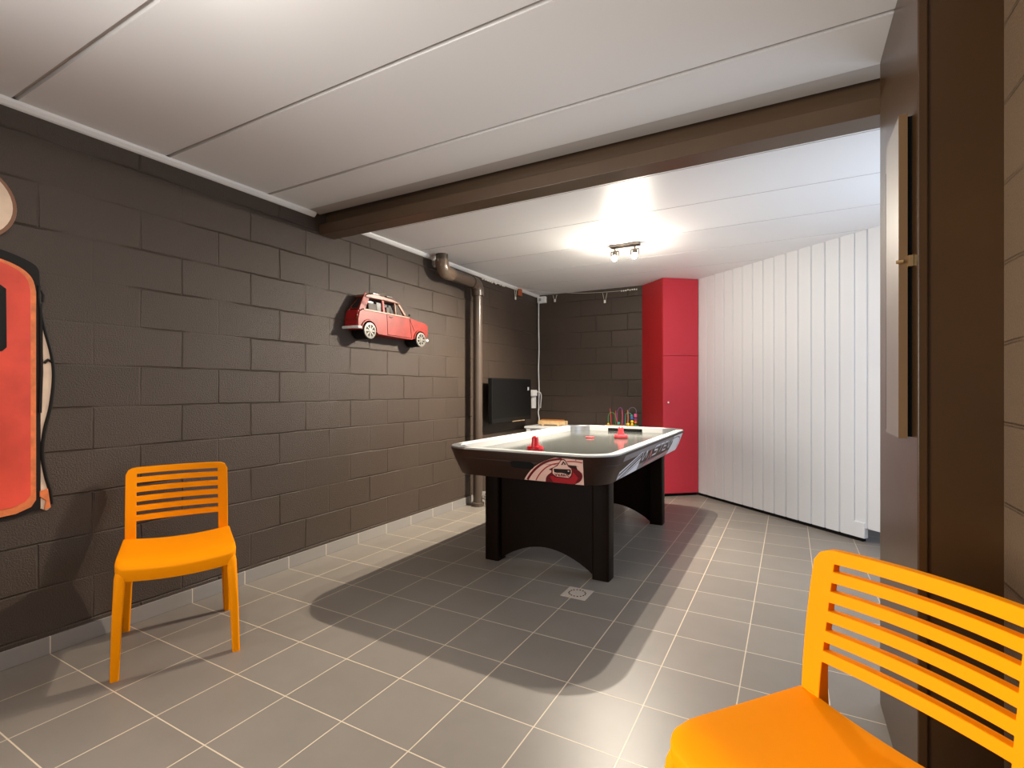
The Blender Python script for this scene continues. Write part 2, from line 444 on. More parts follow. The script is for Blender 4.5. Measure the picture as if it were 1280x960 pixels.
# rails: straight lengths white, corner pieces metal
def rail_section(path):
    # path: list of (outer point, inner point); section swept along it
    bm = BM(); loops = []
    for o_, i_ in path:
        o_ = Vector(o_); i_ = Vector(i_); n_ = (i_ - o_).normalized()
        w_ = (i_ - o_).length
        q = [(0, -0.003), (0, 0.004), (0.003, 0.007), (w_ - 0.006, 0.007), (w_, 0.001), (w_, -0.043), (w_ - 0.012, -0.043), (w_ - 0.012, -0.003)]
        loops.append([o_ + n_ * a + Vector((0, 0, TZ + b)) for a, b in q])
    loft(bm, loops); return bm
R0 = ring(0.006, 0.0); R1 = ring(0.066, 0.0, 0.15)
M_rail = mat('white_rail', (0.48, 0.48, 0.46), rough=0.45, spec=0.3)
nC = 11
corners = [list(range(k * nC, (k + 1) * nC)) for k in range(4)]
for k in range(4):
    a = corners[k][-1]; b = corners[(k + 1) % 4][0]
    bm = rail_section([(R0[a], R1[a]), (R0[b], R1[b])])
    obj('rail', bm, M_rail, tab)
for k in range(4):
    bm = rail_section([(R0[i], R1[i]) for i in corners[k]])
    o_ = obj('rail_corner', bm, M_rail if k in (0,) else M_corner, tab, smooth=True)
for sgn in (-1, 1):
    bm = BM(); yy = sgn * (HY - 0.066)
    box(bm, -0.17, 0.17, min(yy, yy - sgn * 0.003), max(yy, yy - sgn * 0.003), TZ - 0.041, TZ - 0.012)
    obj('goal_slot', bm, M_black, tab)
# near apron frame of reference: u across, z height; face leans inward
def apron_y(z):
    t = (TZ - 0.012 - z) / (TZ - 0.012 - ZB)
    return -HY + 0.004 + (INS - 0.004) * max(t, 0) if t <= 1 else -HY + INS
zz = [ZB, ZB + 0.08, TZ - 0.012]; ii = [INS, INS * 0.5, 0.004]
def inset(z):
    if z <= zz[1]: return ii[0] + (ii[1] - ii[0]) * (z - zz[0]) / (zz[1] - zz[0])
    return ii[1] + (ii[2] - ii[1]) * (z - zz[1]) / (zz[2] - zz[1])
class Decal:
    def __init__(s, place): s.bm = BM(); s.place = place; s.k = 0
    def poly(s, pts, mi):
        s.k += 1
        pts = s.clip(pts)
        vs_ = [s.bm.verts.new(s.place(u, z, 0.0006 + 0.00035 * s.k)) for u, z in pts]
        es = []
        for i in range(len(vs_)):
            es.append(s.bm.edges.new((vs_[i], vs_[(i + 1) % len(vs_)])))
        r = bmesh.ops.triangle_fill(s.bm, use_beauty=True, use_dissolve=False, edges=es)
        fs = [g for g in r['geom'] if isinstance(g, bmesh.types.BMFace)]
        for f_ in fs: f_.material_index = mi
    def clip(s, pts): return pts
    def stroke(s, pts, wd, mi, close=False):
        P = [Vector((p[0], p[1], 0)) for p in pts]; Lf = []; Rt = []
        n_ = len(P)
        if close:
            for i in range(n_):
                s.stroke([pts[i], pts[(i + 1) % n_]], wd, mi)
                s.k -= 1
            s.k += 1
            return
        for i, p in enumerate(P):
            t = (P[min(i + 1, n_ - 1)] - P[max(i - 1, 0)]).normalized(); q = Vector((-t.y, t.x, 0)) * wd / 2
            Lf.append((p.x + q.x, p.y + q.y)); Rt.append((p.x - q.x, p.y - q.y))
        s.poly(Lf + Rt[::-1], mi)
def smooth2(pts, sub=5): return [(v.x, v.y) for v in catmull([(p[0], p[1], 0) for p in pts], sub)]
# end graphic: cream sweep with red arcs, puck and emblem
DM = [M_cream, M_pred, M_dred, M_pblack, M_pgrey, M_pwhite, M_ppink]
d = Decal(lambda u, z, e: (u, -HY + inset(z) - e, z))
zt = TZ - 0.016; zb = ZB + 0.003
bgp = smooth2([(0.02, zb), (0.05, 0.678), (0.09, 0.717), (0.14, 0.75), (0.20, 0.778), (0.25, zt)], 4)
d.poly(bgp + [(0.415, zt - 0.003), (0.40, zb)], 0)
d.stroke(smooth2([(0.042, zb + 0.002), (0.075, 0.683), (0.12, 0.724), (0.17, 0.757), (0.225, 0.778), (0.29, zt - 0.004)]), 0.013, 2)
d.stroke(smooth2([(0.098, zb + 0.002), (0.13, 0.685), (0.175, 0.726), (0.225, 0.752), (0.272, 0.764)]), 0.006, 1)
d.stroke(smooth2([(0.318, 0.776), (0.365, 0.779), (0.41, 0.775)]), 0.006, 1)
d.poly(smooth2([(0.162, zb), (0.176, 0.676), (0.232, 0.715), (0.32, 0.737), (0.365, 0.736), (0.395, 0.714), (0.398, 0.69), (0.38, 0.662), (0.345, zb)], 4), 2)
d.poly([(0.196, 0.676), (0.335, 0.727), (0.356, 0.706), (0.372, 0.682), (0.348, 0.646), (0.335, zb), (0.212, zb)], 1)
emb = [(0.208, 0.694), (0.216, 0.728), (0.252, 0.748), (0.284, 0.786), (0.297, 0.791), (0.309, 0.786), (0.326, 0.748), (0.345, 0.736), (0.346, 0.715), (0.337, 0.690), (0.318, 0.671), (0.228, 0.674)]
d.poly(emb, 2)
def shrink(pts, k):
    cx = sum(p[0] for p in pts) / len(pts); cy = sum(p[1] for p in pts) / len(pts)
    return [(cx + (p[0] - cx) * k, cy + (p[1] - cy) * k) for p in pts]
d.poly(shrink(emb, 0.88), 0)
d.poly([(0.228, 0.727), (0.335, 0.731), (0.334, 0.708), (0.318, 0.697), (0.298, 0.702), (0.272, 0.705), (0.245, 0.703), (0.229, 0.706)], 3)
d.poly([(0.279, 0.753), (0.297, 0.778), (0.313, 0.757)], 3)
d.poly([(0.289, 0.757), (0.299, 0.767), (0.301, 0.757)], 0)
# scrawl under the band
for a_, b_ in (((0.232, 0.700), (0.238, 0.683)), ((0.238, 0.683), (0.246, 0.698)), ((0.25, 0.697), (0.262, 0.684)), ((0.262, 0.698), (0.252, 0.684)),
               ((0.268, 0.684), (0.275, 0.700)), ((0.275, 0.700), (0.283, 0.684)), ((0.288, 0.699), (0.289, 0.685)), ((0.289, 0.698), (0.302, 0.686)), ((0.303, 0.700), (0.318, 0.684)), ((0.312, 0.700), (0.323, 0.698))):
    d.stroke([a_, b_], 0.0045, 2)
d.poly([(0.318, 0.723), (0.327, 0.724), (0.327, 0.717), (0.318, 0.716)], 0)
d.poly([(0.376 + 0.003 * math.cos(t * PI / 4), 0.789 + 0.003 * math.sin(t * PI / 4)) for t in range(8)], 3)
o_ = obj('end_graphic', d.bm, DM, tab); o_['label'] = 'cream and red printed end graphic with puck emblem'
# puck return opening in the near end
bm = BM()
hole = rrect(-0.055, 0.10, 0.712, 0.755, 0.02, 0.0, 5)
prism(bm, [(p.x, p.y) for p in hole], lambda q: (q[0], -HY + inset(q[1]) - 0.0015, q[1]), lambda q: (q[0], -HY + inset(q[1]) + 0.02, q[1]))
obj('puck_return', bm, M_black, tab)
# long side graphic
d = Decal(lambda y, z, e: (HX - inset(z) + e, y, z))
z0, z1 = ZB + 0.004, TZ - 0.018
d.poly([(-0.86, z0), (-0.86, z1), (0.93, z1), (0.93, z0 + 0.01), (0.88, z0)], 4)
d.poly([(-0.86, z0), (-0.86, z0 + 0.05), (-0.42, z1 - 0.02), (-0.42, z1 - 0.045)], 5)
d.poly([(-0.85, z0 + 0.02), (-0.85, z0 + 0.035), (-0.42, z1 - 0.028), (-0.42, z1 - 0.04)], 3)
d.poly([(-0.79, z0), (-0.42, z1 - 0.06), (-0.42, z0)], 5)
d.stroke([(-0.74, z0 + 0.004), (-0.44, z1 - 0.085)], 0.008, 4)
d.poly(smooth2([(0.55, z1), (0.57, z0 + 0.09), (0.50, z0), (0.88, z0), (0.93, z0 + 0.05), (0.93, z1)], 1), 5)
d.stroke(smooth2([(0.52, z1 - 0.022), (0.70, z1 - 0.016), (0.83, z1 - 0.03), (0.88, z1 - 0.065), (0.86, z0 + 0.03)]), 0.012, 4)
def slash(pts, mi, wd=0.012):
    for a_, b_ in zip(pts, pts[1:]): d.stroke([a_, b_], wd, mi)
ym = 0.722
slash([(-0.40, ym + 0.045), (-0.37, ym - 0.02)], 5); slash([(-0.30, ym + 0.045), (-0.27, ym - 0.015)], 5)
slash([(-0.36, ym - 0.02), (-0.30, ym + 0.045)], 5)
slash([(-0.23, ym - 0.06), (-0.17, ym + 0.03), (-0.13, ym - 0.03)], 6, 0.016)
def T(x): return x
# letter strokes, slanting
for pts in ([(0.06, ym + 0.05), (-0.07, ym + 0.048), (-0.08, ym + 0.02), (0.02, ym + 0.018), (0.0, ym - 0.012), (-0.11, ym - 0.014)],
            [(0.08, ym + 0.05), (0.20, ym + 0.05)], [(0.14, ym + 0.05), (0.11, ym - 0.012)],
            [(0.33, ym + 0.05), (0.23, ym + 0.05), (0.20, ym - 0.012), (0.31, ym - 0.012)], [(0.22, ym + 0.019), (0.30, ym + 0.019)],
            [(0.36, ym + 0.05), (0.41, ym - 0.012), (0.50, ym + 0.05)]):
    slash(pts, 5, 0.011)
slash([(-0.30, z0 + 0.02), (0.1, z0 + 0.028), (0.42, z0 + 0.04)], 6, 0.010)
d.poly([(-0.78 + 0.008 * math.cos(t * PI / 4), z1 - 0.02 + 0.004 * math.sin(t * PI / 4)) for t in range(8)], 3)
o_ = obj('side_graphic', d.bm, DM, tab); o_['label'] = 'grey and white printed side graphic with slanted lettering'
# leg frames: two posts and an arched board at each end
for sgn in (-1, 1):
    yc = sgn * 0.735
    yo = yc + sgn * 0.0
    fr = []
    for sx in (-1, 1):
        bm = BM()
        xo = sx * 0.392
        loft(bm, [rrect(xo - 0.055, xo + 0.055, yc - 0.055, yc + 0.055, 0.014, 0.0, 4), rrect(xo - 0.055, xo + 0.055, yc - 0.055, yc + 0.055, 0.014, ZB + 0.01, 4)])
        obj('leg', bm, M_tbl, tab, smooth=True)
    bm = BM()
    poly = [(-0.345, ZB + 0.01), (-0.345, 0.012)]
    for k in range(17):
        t = k / 16; poly.append((-0.335 + 0.67 * t, 0.012 + 0.125 * math.sin(PI * t) ** 0.85))
    poly += [(0.345, 0.012), (0.345, ZB + 0.01)]
    prism(bm, poly, lambda q: (q[0], yc - 0.018, q[1]), lambda q: (q[0], yc + 0.018, q[1]))
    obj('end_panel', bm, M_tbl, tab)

# mallets and puck on the playfield
M_malred = mat('red_plastic', (0.62, 0.012, 0.02), rough=0.28)
M_malpink = mat('bright_red_plastic', (0.78, 0.07, 0.08), rough=0.3)
ZF = TZ - 0.0415
def mallet(x, y, label, m):
    t = thing('mallet', label, 'mallet', (x, y, ZF), 0, 'air hockey mallets')
    bm = BM()
    lathe(bm, [(0.052, 0.0), (0.057, 0.006), (0.057, 0.024), (0.050, 0.034), (0.040, 0.034), (0.034, 0.024), (0.02, 0.020)], 24)
    obj('base', bm, m, t, smooth=True)
    bm = BM()
    lathe(bm, [(0.030, 0.018), (0.028, 0.04), (0.023, 0.065), (0.023, 0.082), (0.021, 0.092), (0.014, 0.100), (0.003, 0.103)], 20)
    obj('grip', bm, m, t, smooth=True)
mallet(1.412, 3.02, 'red air hockey mallet standing just behind the near rail of the table', M_malred)
mallet(1.655, 4.16, 'bright red mallet towards the far goal of the air hockey table', M_malpink)
bm = BM(); lathe(bm, [(0.034, 0.0), (0.038, 0.003), (0.038, 0.008), (0.034, 0.011), (0.02, 0.010)], 24)
p_ = obj('puck', bm, M_malpink, smooth=True, loc=(1.41, 4.08, ZF))
tag(p_, 'flat round red puck lying on the grey playfield', 'puck')

# ------------------------------------------------------------------ orange chairs
def chair(label, loc, rz):
    t = thing('slatted_chair', label, 'chair', loc, rz, 'orange slatted plastic chairs')
    # seat: rounded shell, saddle-shaped
    def zt_(x, y):
        return 0.468 - 0.017 * (1 - min(abs(x) / 0.21, 1) ** 2) - 0.024 * max(0, (-0.150 - y) / 0.075) ** 2
    bm = BM()
    loops = []
    def loop(ins, dz=None, flat=None):
        P = []
        for cx_, cy_, r_, a0 in ((0.222 - 0.035, -0.232 + 0.035, 0.035, -PI / 2), (0.222 - 0.008, 0.178 - 0.008, 0.008, 0), (-0.222 + 0.008, 0.178 - 0.008, 0.008, PI / 2), (-0.222 + 0.035, -0.232 + 0.035, 0.035, PI)):
            for k_ in range(7):
                a_ = a0 + PI / 2 * k_ / 6
                P.append(Vector((cx_ + r_ * math.cos(a_), cy_ + r_ * math.sin(a_), 0)))
        # densify the straight runs
        Q = []
        for a, b in zip(P, P[1:] + P[:1]):
            k = max(1, int((b - a).length / 0.03))
            for i in range(k): Q.append(a.lerp(b, i / k))
        return Q
    base = loop(0)
    K = len(base)
    cen = Vector((0, -0.03, 0))
    def at(k, dz=0.0, flat=None, grow=0.0):
        out = []
        for p in base:
            q = cen + (p - cen) * k
            z = flat if flat is not None else zt_(q.x, q.y) + dz
            out.append(Vector((q.x, q.y, z)))
        return out
    lps = [at(0.05, -0.03), at(0.9, -0.03), at(0.955, -0.052), at(0.985, -0.052), at(0.998, -0.03), at(1.0, -0.008), at(0.996, -0.003), at(0.983, -0.0003)]
    lps += [at(k) for k in (0.9, 0.75, 0.6, 0.45, 0.3, 0.15, 0.05)]
    loft(bm, lps)
    obj('seat', bm, M_orange, t, smooth=True)
    # back: one curved pierced panel
    cols = [-0.215, -0.205, -0.19, -0.172] + [-0.172 + 0.344 * i / 16 for i in range(1, 16)] + [0.172, 0.19, 0.205, 0.215]
    rows = [0.435, 0.47, 0.51, 0.545, 0.570, 0.590, 0.615, 0.635, 0.660, 0.680, 0.705, 0.725, 0.750, 0.768, 0.785, 0.798]
    slots = {(0.435, 0.47), (0.47, 0.51), (0.51, 0.545), (0.570, 0.590), (0.615, 0.635), (0.660, 0.680), (0.705, 0.725), (0.750, 0.768)}
    def by(s, z):
        h = max(z - 0.44, 0) / 0.36
        return 0.168 + 0.050 * h ** 1.7 + 0.034 * (1 - (s / 0.215) ** 2) * min(1, h * 1.6 + 0.1)
    def bp_(s, z, back):
        # round the two upper corners, thin the sides towards the seat
        e = abs(s)
        zz_ = z
        if z > 0.76:
            lim = 0.798 - (0.0 if e < 0.178 else 0.030 * (1 - math.sqrt(max(0, 1 - ((e - 0.178) / 0.037) ** 2))))
            zz_ = 0.76 + (z - 0.76) * (lim - 0.76) / 0.038
        th = 0.023 if z > 0.55 else 0.023 + 0.014 * (0.55 - z) / 0.11
        return Vector((s, by(s, zz_) + (th if back else 0), zz_))
    bm = BM()
    g = {}
    for i, s in enumerate(cols):
        for j, z in enumerate(rows):
            for b_ in (0, 1): g[i, j, b_] = bm.verts.new(bp_(s, z, b_))
    def solid(i, j):
        if i < 0 or j < 0 or i >= len(cols) - 1 or j >= len(rows) - 1: return False
        inside = cols[i] >= -0.1721 and cols[i + 1] <= 0.1721
        return not (inside and (rows[j], rows[j + 1]) in slots)
    for i in range(len(cols) - 1):
        for j in range(len(rows) - 1):
            if not solid(i, j): continue
            bm.faces.new([g[i, j, 0], g[i + 1, j, 0], g[i + 1, j + 1, 0], g[i, j + 1, 0]])
            bm.faces.new([g[i, j, 1], g[i, j + 1, 1], g[i + 1, j + 1, 1], g[i + 1, j, 1]])
            for (di, dj, e0, e1) in ((-1, 0, (0, 0), (0, 1)), (1, 0, (1, 0), (1, 1)), (0, -1, (0, 0), (1, 0)), (0, 1, (0, 1), (1, 1))):
                if not solid(i + di, j + dj):
                    p0 = (i + e0[0], j + e0[1]); p1 = (i + e1[0], j + e1[1])
                    bm.faces.new([g[p0[0], p0[1], 0], g[p1[0], p1[1], 0], g[p1[0], p1[1], 1], g[p0[0], p0[1], 1]])
    loose = [v for v in bm.verts if not v.link_faces]
    bmesh.ops.delete(bm, geom=loose, context='VERTS')
    obj('backrest', bm, M_orange, t, smooth=True, bevel=0.0035, segs=2)
    # legs
    def leg(pts):
        bm = BM(); lp = []
        for x, y, z, wx, wy in pts: lp.append(rrect(x - wx / 2, x + wx / 2, y - wy / 2, y + wy / 2, min(wx, wy) * (0.28 if z < 0.3 else 0.47), z, 5))
        loft(bm, lp); obj('leg', bm, M_orange, t, smooth=True)
    for s in (-1, 1):
        leg([(s * 0.2175, -0.2525, 0.0, 0.030, 0.034), (s * 0.211, -0.236, 0.22, 0.034, 0.042), (s * 0.2025, -0.2105, 0.40, 0.041, 0.048), (s * 0.199, -0.202, 0.420, 0.041, 0.048), (s * 0.194, -0.190, 0.436, 0.036, 0.04)])
    for s in (-1, 1):
        leg([(s * 0.2155, 0.252, 0.0, 0.030, 0.034), (s * 0.207, 0.222, 0.22, 0.034, 0.042), (s * 0.194, 0.190, 0.42, 0.042, 0.048), (s * 0.1935, 0.187, 0.47, 0.042, 0.036)])
    return t
chair('orange plastic chair with slatted back beside the dark block wall, whole chair in view', (0.380, 1.315, 0), math.radians(62.4))
chair('orange plastic chair close by the brown column, cut off by the picture edge', (2.989, 1.132, 0), math.radians(-39.4))

# ------------------------------------------------------------------ ceiling spot bar
M_lampmetal = mat('dark_bronze', (0.06, 0.05, 0.04), rough=0.35, metal=0.7)
M_bulb = emit('lit_bulb', (1.0, 0.90, 0.76), BULB)
def spot_bar(loc, label, bulb, beams=(2.3, 0.52)):
    t = thing('ceiling_spotlight', label, 'ceiling light', loc)
    bm = BM(); box(bm, -0.125, 0.125, -0.03, 0.03, -0.024, 0.0); obj('mounting_bar', bm, M_lampmetal, t, bevel=0.004)
    for sx in (-1, 1):
        x = sx * 0.085
        bm = BM()
        tube(bm, [(x, 0, -0.024), (x, 0, -0.052)], 0.008, 8)
        box(bm, x - 0.035, x + 0.035, -0.008, 0.008, -0.060, -0.052)
        box(bm, x - 0.035, x - 0.030, -0.008, 0.008, -0.115, -0.052)
        box(bm, x + 0.030, x + 0.035, -0.008, 0.008, -0.115, -0.052)
        h = obj('yoke', bm, M_lampmetal, t)
        bm = BM()
        Mx = Matrix.Translation((x, -0.004, -0.098)) @ Matrix.Rotation(math.radians(-18), 4, 'X')
        lathe(bm, [(0.010, 0.040), (0.018, 0.036), (0.022, 0.010), (0.026, -0.004), (0.0235, -0.004), (0.019, 0.008), (0.008, 0.012)], 16, Mx)
        h = obj('lamp_head', bm, M_lampmetal, t, smooth=True)
        bm = BM(); c_ = Mx @ Vector((0, 0, -0.020)); sphere(bm, c_, 0.020, seg=12, rings=8)
        obj('bulb', bm, bulb, h, smooth=True)
        sl = bpy.data.lights.new('spot_beam', 'SPOT'); sl.energy = SPOT * (beams[0] if sx < 0 else beams[1]); sl.color = (1.0, 0.89, 0.74)
        sl.shadow_soft_size = 0.012; sl.spot_size = math.radians(138 if sx < 0 else 172); sl.spot_blend = 1.0
        so_ = bpy.data.objects.new('spot_beam', sl); C.objects.link(so_)
        so_.location = Vector(loc) + c_ + Vector((0, -0.004, -0.024))
        so_.rotation_euler = Vector((-1.15, -0.45, -2.3) if sx < 0 else (-0.05, -1.6, -2.0)).to_track_quat('-Z', 'Y').to_euler()
    return t
spot_bar((1.683, 4.18, H), 'dark bar ceiling spotlight with two glowing bulbs above the table', M_bulb)
spot_bar((1.62, 0.62, H), 'second ceiling spotlight nearer the camera, just above the top picture edge', emit('lit_bulb_front', (1.0, 0.93, 0.84), FRONT_BULB), (0.10, 0.10))

# ------------------------------------------------------------------ small red car on the wall
M_carred = mat('worn_red_paint', (0.30, 0.022, 0.012), spec=0.35, rough=0.4, noise=0.25, nscale=14)
M_cartail = mat('deep_red_paint', (0.40, 0.012, 0.015), rough=0.35)
M_cream2 = mat('aged_cream', (0.36, 0.20, 0.13), rough=0.4)
M_dark = mat('dark_glass', (0.02, 0.02, 0.02), rough=0.25)
M_carroof = mat('roof_print', (0.22, 0.075, 0.045), rough=0.4, noise=0.5, nscale=14)
M_rim = mat('silver_rim', (0.22, 0.21, 0.18), rough=0.4, metal=0.2)
car = thing('wall_car', 'red metal half car with cream wheels mounted on the dark block wall', 'wall decoration', (0, 3.05, 1.60))
def Pc(x, y, z): return (x, y - 3.05, z - 1.60)
def arch(cy, cz, r, a0, a1, n=10): return [(cy + r * math.cos(a0 + (a1 - a0) * k / n), cz + r * math.sin(a0 + (a1 - a0) * k / n)) for k in range(n + 1)]
WR, WF = (2.798, 1.626), (3.394, 1.609)
low = [(2.690, 1.655)] + [(2.720, 1.634)] + arch(*WR, 0.077, PI * 1.0, 0, 10) + [(2.90, 1.610), (3.10, 1.603), (3.29, 1.600)] + arch(WF[0], WF[1], 0.074, PI, 0.15, 10) + \
      [(3.480, 1.625), (3.496, 1.66), (3.500, 1.735), (3.47, 1.752), (3.36, 1.765), (3.262, 1.778), (3.00, 1.780), (2.742, 1.782), (2.705, 1.760), (2.690, 1.70)]
bm = BM(); prism(bm, low, lambda q: Pc(0.005, q[0] - 0.02, q[1]), lambda q: Pc(0.125, q[0], q[1]))
obj('body', bm, M_carred, car, bevel=0.008, segs=3)
# greenhouse: frame pieces around open windows
def frame_strip(pts, wd, x=0.112, th=0.022, m=M_carred, name='window_frame', parent=car):
    bm = BM()
    for a, b in zip(pts, pts[1:]):
        a2 = Vector((a[0], a[1], 0)); b2 = Vector((b[0], b[1], 0)); t_ = (b2 - a2).normalized(); n_ = Vector((-t_.y, t_.x, 0)) * wd / 2
        a2 = a2 - t_ * wd * 0.3; b2 = b2 + t_ * wd * 0.3
        q = [(a2 + n_), (b2 + n_), (b2 - n_), (a2 - n_)]
        prism(bm, [(v.x, v.y) for v in q], lambda s: Pc(x - th, s[0], s[1]), lambda s: Pc(x - (s[1] - 1.78) * 0.12, s[0], s[1]))
    return obj(name, bm, m, parent, bevel=0.002)
pl = [(2.742, 1.780), (2.768, 1.83), (2.805, 1.892)]
frame_strip(pl, 0.055, name='rear_pillar')
frame_strip([(2.975, 1.785), (2.972, 1.885)], 0.026, name='centre_pillar')
frame_strip([(3.112, 1.785), (3.110, 1.885)], 0.012, m=M_cream2, name='vent_pillar')
frame_strip([(3.238, 1.782), (3.205, 1.82), (3.150, 1.888)], 0.020, m=M_cream2, name='windscreen_pillar')
bm = BM()
rf = [(2.772, 1.884), (2.80, 1.905), (2.86, 1.918), (2.97, 1.916), (3.08, 1.908), (3.15, 1.893), (3.175, 1.878), (3.15, 1.878), (2.97, 1.882), (2.80, 1.878)]
prism(bm, rf, lambda q: Pc(0.004, q[0] - 0.015, q[1]), lambda q: Pc(0.106, q[0], q[1]))
obj('roof', bm, M_carroof, car, bevel=0.006, segs=2)
for y0, y1 in ((2.86, 2.93), (3.01, 3.07)):
    bm = BM(); prism(bm, [(y0, 1.9165), (y1, 1.916), (y1, 1.9215), (y0, 1.922)], lambda q: Pc(0.02, q[0], q[1]), lambda q: Pc(0.107, q[0], q[1]))
    obj('roof_stripe', bm, M_dark, car)
# dark cabin behind the windows
bm = BM()
prism(bm, [(2.765, 1.78), (2.805, 1.88), (3.14, 1.88), (3.225, 1.78)], lambda q: Pc(0.004, q[0], q[1]), lambda q: Pc(0.05, q[0], q[1]))
obj('cabin', bm, M_dark, car)
# seat backs glimpsed in the windows
bm = BM()
prism(bm, [(2.85, 1.78), (2.845, 1.85), (2.94, 1.85), (2.945, 1.78)], lambda q: Pc(0.05, q[0], q[1]), lambda q: Pc(0.07, q[0], q[1]))
M_card = mat('grey_card', (0.10, 0.085, 0.07), rough=0.6)
obj('seat_back', bm, M_card, car, bevel=0.004); bm = BM()
prism(bm, [(3.05, 1.78), (3.04, 1.84), (3.085, 1.85), (3.10, 1.78)], lambda q: Pc(0.05, q[0], q[1]), lambda q: Pc(0.07, q[0], q[1]))
obj('seat_back', bm, M_card, car, bevel=0.004)
# belt moulding, door lines, handle
frame_strip([(2.745, 1.781), (3.0, 1.781), (3.25, 1.779)], 0.012, x=0.130, th=0.03, m=M_cream2, name='belt_moulding')
bm = BM()
for a, b in (((2.990, 1.775), (3.0, 1.612)), ((3.262, 1.77), (3.285, 1.612)), ((3.0, 1.614), (3.285, 1.612)), ((3.262, 1.77), (3.32, 1.672))):
    tube(bm, [Pc(0.1255, *a), Pc(0.1255, *b)], 0.0022, 5)
obj('door_seam', bm, M_dark, car)
bm = BM(); tube(bm, [Pc(0.129, 3.02, 1.757), Pc(0.133, 3.05, 1.754)], 0.004, 6); obj('door_handle', bm, M_chrome, car)
bm = BM(); sphere(bm, Pc(0.135, 3.245, 1.797), 0.010, seg=10, rings=6); obj('wing_mirror', bm, M_dark, car, smooth=True)
# wheel arch lips
bm = BM()
tube(bm, [Pc(0.128, y, z) for y, z in arch(*WR, 0.079, PI * 0.98, 0.0, 14)], 0.007, 6)
obj('wheel_arch', bm, M_carred, car, smooth=True); bm = BM()
tube(bm, [Pc(0.128, y, z) for y, z in arch(WF[0], WF[1], 0.076, PI, 0.2, 14)], 0.007, 6)
obj('wheel_arch', bm, M_carred, car, smooth=True)
for cy, cz in (WR, WF):
    Mx = Matrix.Translation(Pc(0.125, cy, cz)) @ Matrix.Rotation(PI / 2, 4, 'Y')
    bm = BM(); lathe(bm, [(0.062, -0.115), (0.062, 0.004), (0.056, 0.012), (0.046, 0.012), (0.044, 0.004)], 24, Mx)
    wh = obj('wheel', bm, M_black, car, smooth=True)
    bm = BM(); lathe(bm, [(0.0615, 0.006), (0.060, 0.014), (0.046, 0.015), (0.043, 0.008), (0.018, 0.010), (0.014, 0.016), (0.002, 0.017)], 24, Mx)
    for k in range(8):
        a = 2 * PI * k / 8
        M2 = Mx @ Matrix.Rotation(a, 4, 'Z')
        box(bm, 0.012, 0.047, -0.0055, 0.0055, 0.006, 0.0145, 0, M2)
    obj('rim', bm, M_rim, wh)
    bm = BM()
    for k in range(8):
        a = 2 * PI * (k + 0.5) / 8
        M2 = Mx @ Matrix.Rotation(a, 4, 'Z') @ Matrix.Translation((0.033, 0, 0.0092))
        lathe(bm, [(0.008, 0.0), (0.007, 0.0012)], 8, M2)
    obj('rim_hole', bm, M_dark, wh)
# rear face: hatch, window, light, bumper
bm = BM()
back = [(2.668, 1.66), (2.688, 1.778), (2.695, 1.66)]
prism(bm, [(0.010, 1.655), (0.118, 1.655), (0.114, 1.775), (0.016, 1.775)], lambda q: Pc(q[0], 2.665 + (q[1] - 1.655) * 0.12 + q[0] * 0.16, q[1]), lambda q: Pc(q[0], 2.71, q[1]))
obj('hatch', bm, M_cartail, car, bevel=0.006)
bm = BM()
hw = [(0.020, 1.782), (0.104, 1.782), (0.094, 1.882), (0.032, 1.882)]
g1 = lambda q: Pc(q[0], 2.690 + (q[1] - 1.782) * 0.75 + q[0] * 0.25, q[1]); g2 = lambda q: Pc(q[0], 2.725 + (q[1] - 1.782) * 0.75 + q[0] * 0.25, q[1])
prism(bm, hw, g1, g2)
rw = obj('rear_window_frame', bm, M_carred, car, bevel=0.003)
bm = BM(); prism(bm, [(0.033, 1.792), (0.090, 1.792), (0.083, 1.872), (0.042, 1.872)], lambda q: (g1(q)[0], g1(q)[1] - 0.003, g1(q)[2]), lambda q: (g1(q)[0], g1(q)[1] + 0.01, g1(q)[2]))
obj('rear_window', bm, M_dark, rw)
bm = BM(); prism(bm, [(0.098, 1.70), (0.118, 1.70), (0.117, 1.745), (0.099, 1.745)], lambda q: Pc(q[0], 2.660 + (q[1] - 1.655) * 0.12 + q[0] * 0.16, q[1]), lambda q: Pc(q[0], 2.70, q[1]))
obj('tail_light', bm, mat('amber_lamp', (0.25, 0.03, 0.005), rough=0.2), car, bevel=0.003)
bm = BM(); tube(bm, [Pc(0.004, 2.655, 1.642), Pc(0.10, 2.664, 1.642), Pc(0.130, 2.685, 1.642), Pc(0.132, 2.71, 1.643)], 0.011, 8)
obj('bumper', bm, M_bright, car, smooth=True); bm = BM()
tube(bm, [Pc(0.004, 3.50, 1.608), Pc(0.10, 3.505, 1.608), Pc(0.128, 3.49, 1.610)], 0.012, 8)
obj('bumper', bm, M_bright, car, smooth=True)

# ------------------------------------------------------------------ petrol pump wall art at the left edge
M_pumpred = mat('faded_red_print', (0.74, 0.080, 0.045), rough=0.35, noise=0.22, nscale=5)
M_pumporange = mat('rust_edge_print', (0.74, 0.20, 0.06), rough=0.4, noise=0.2, nscale=25)
M_pumpcream = mat('cream_metal_print', (0.74, 0.56, 0.41), rough=0.4, noise=0.12, nscale=12)
M_pumpblack = mat('black_metal_print', (0.012, 0.010, 0.009), spec=0.2, rough=0.5)
pump = thing('wall_art', 'red and cream petrol pump cut-out on the dark block wall at the picture edge', 'wall decoration', (0, 0.69, 0.62))
def Pp(x, y, z): return (x, y - 0.69, z - 0.62)
def plate(poly, x0, x1, name, m, bevel=0.002, parent=pump):
    bm = BM(); prism(bm, poly, lambda q: Pp(x0, q[0], q[1]), lambda q: Pp(x1, q[0], q[1])); return obj(name, bm, m, parent, bevel=bevel)
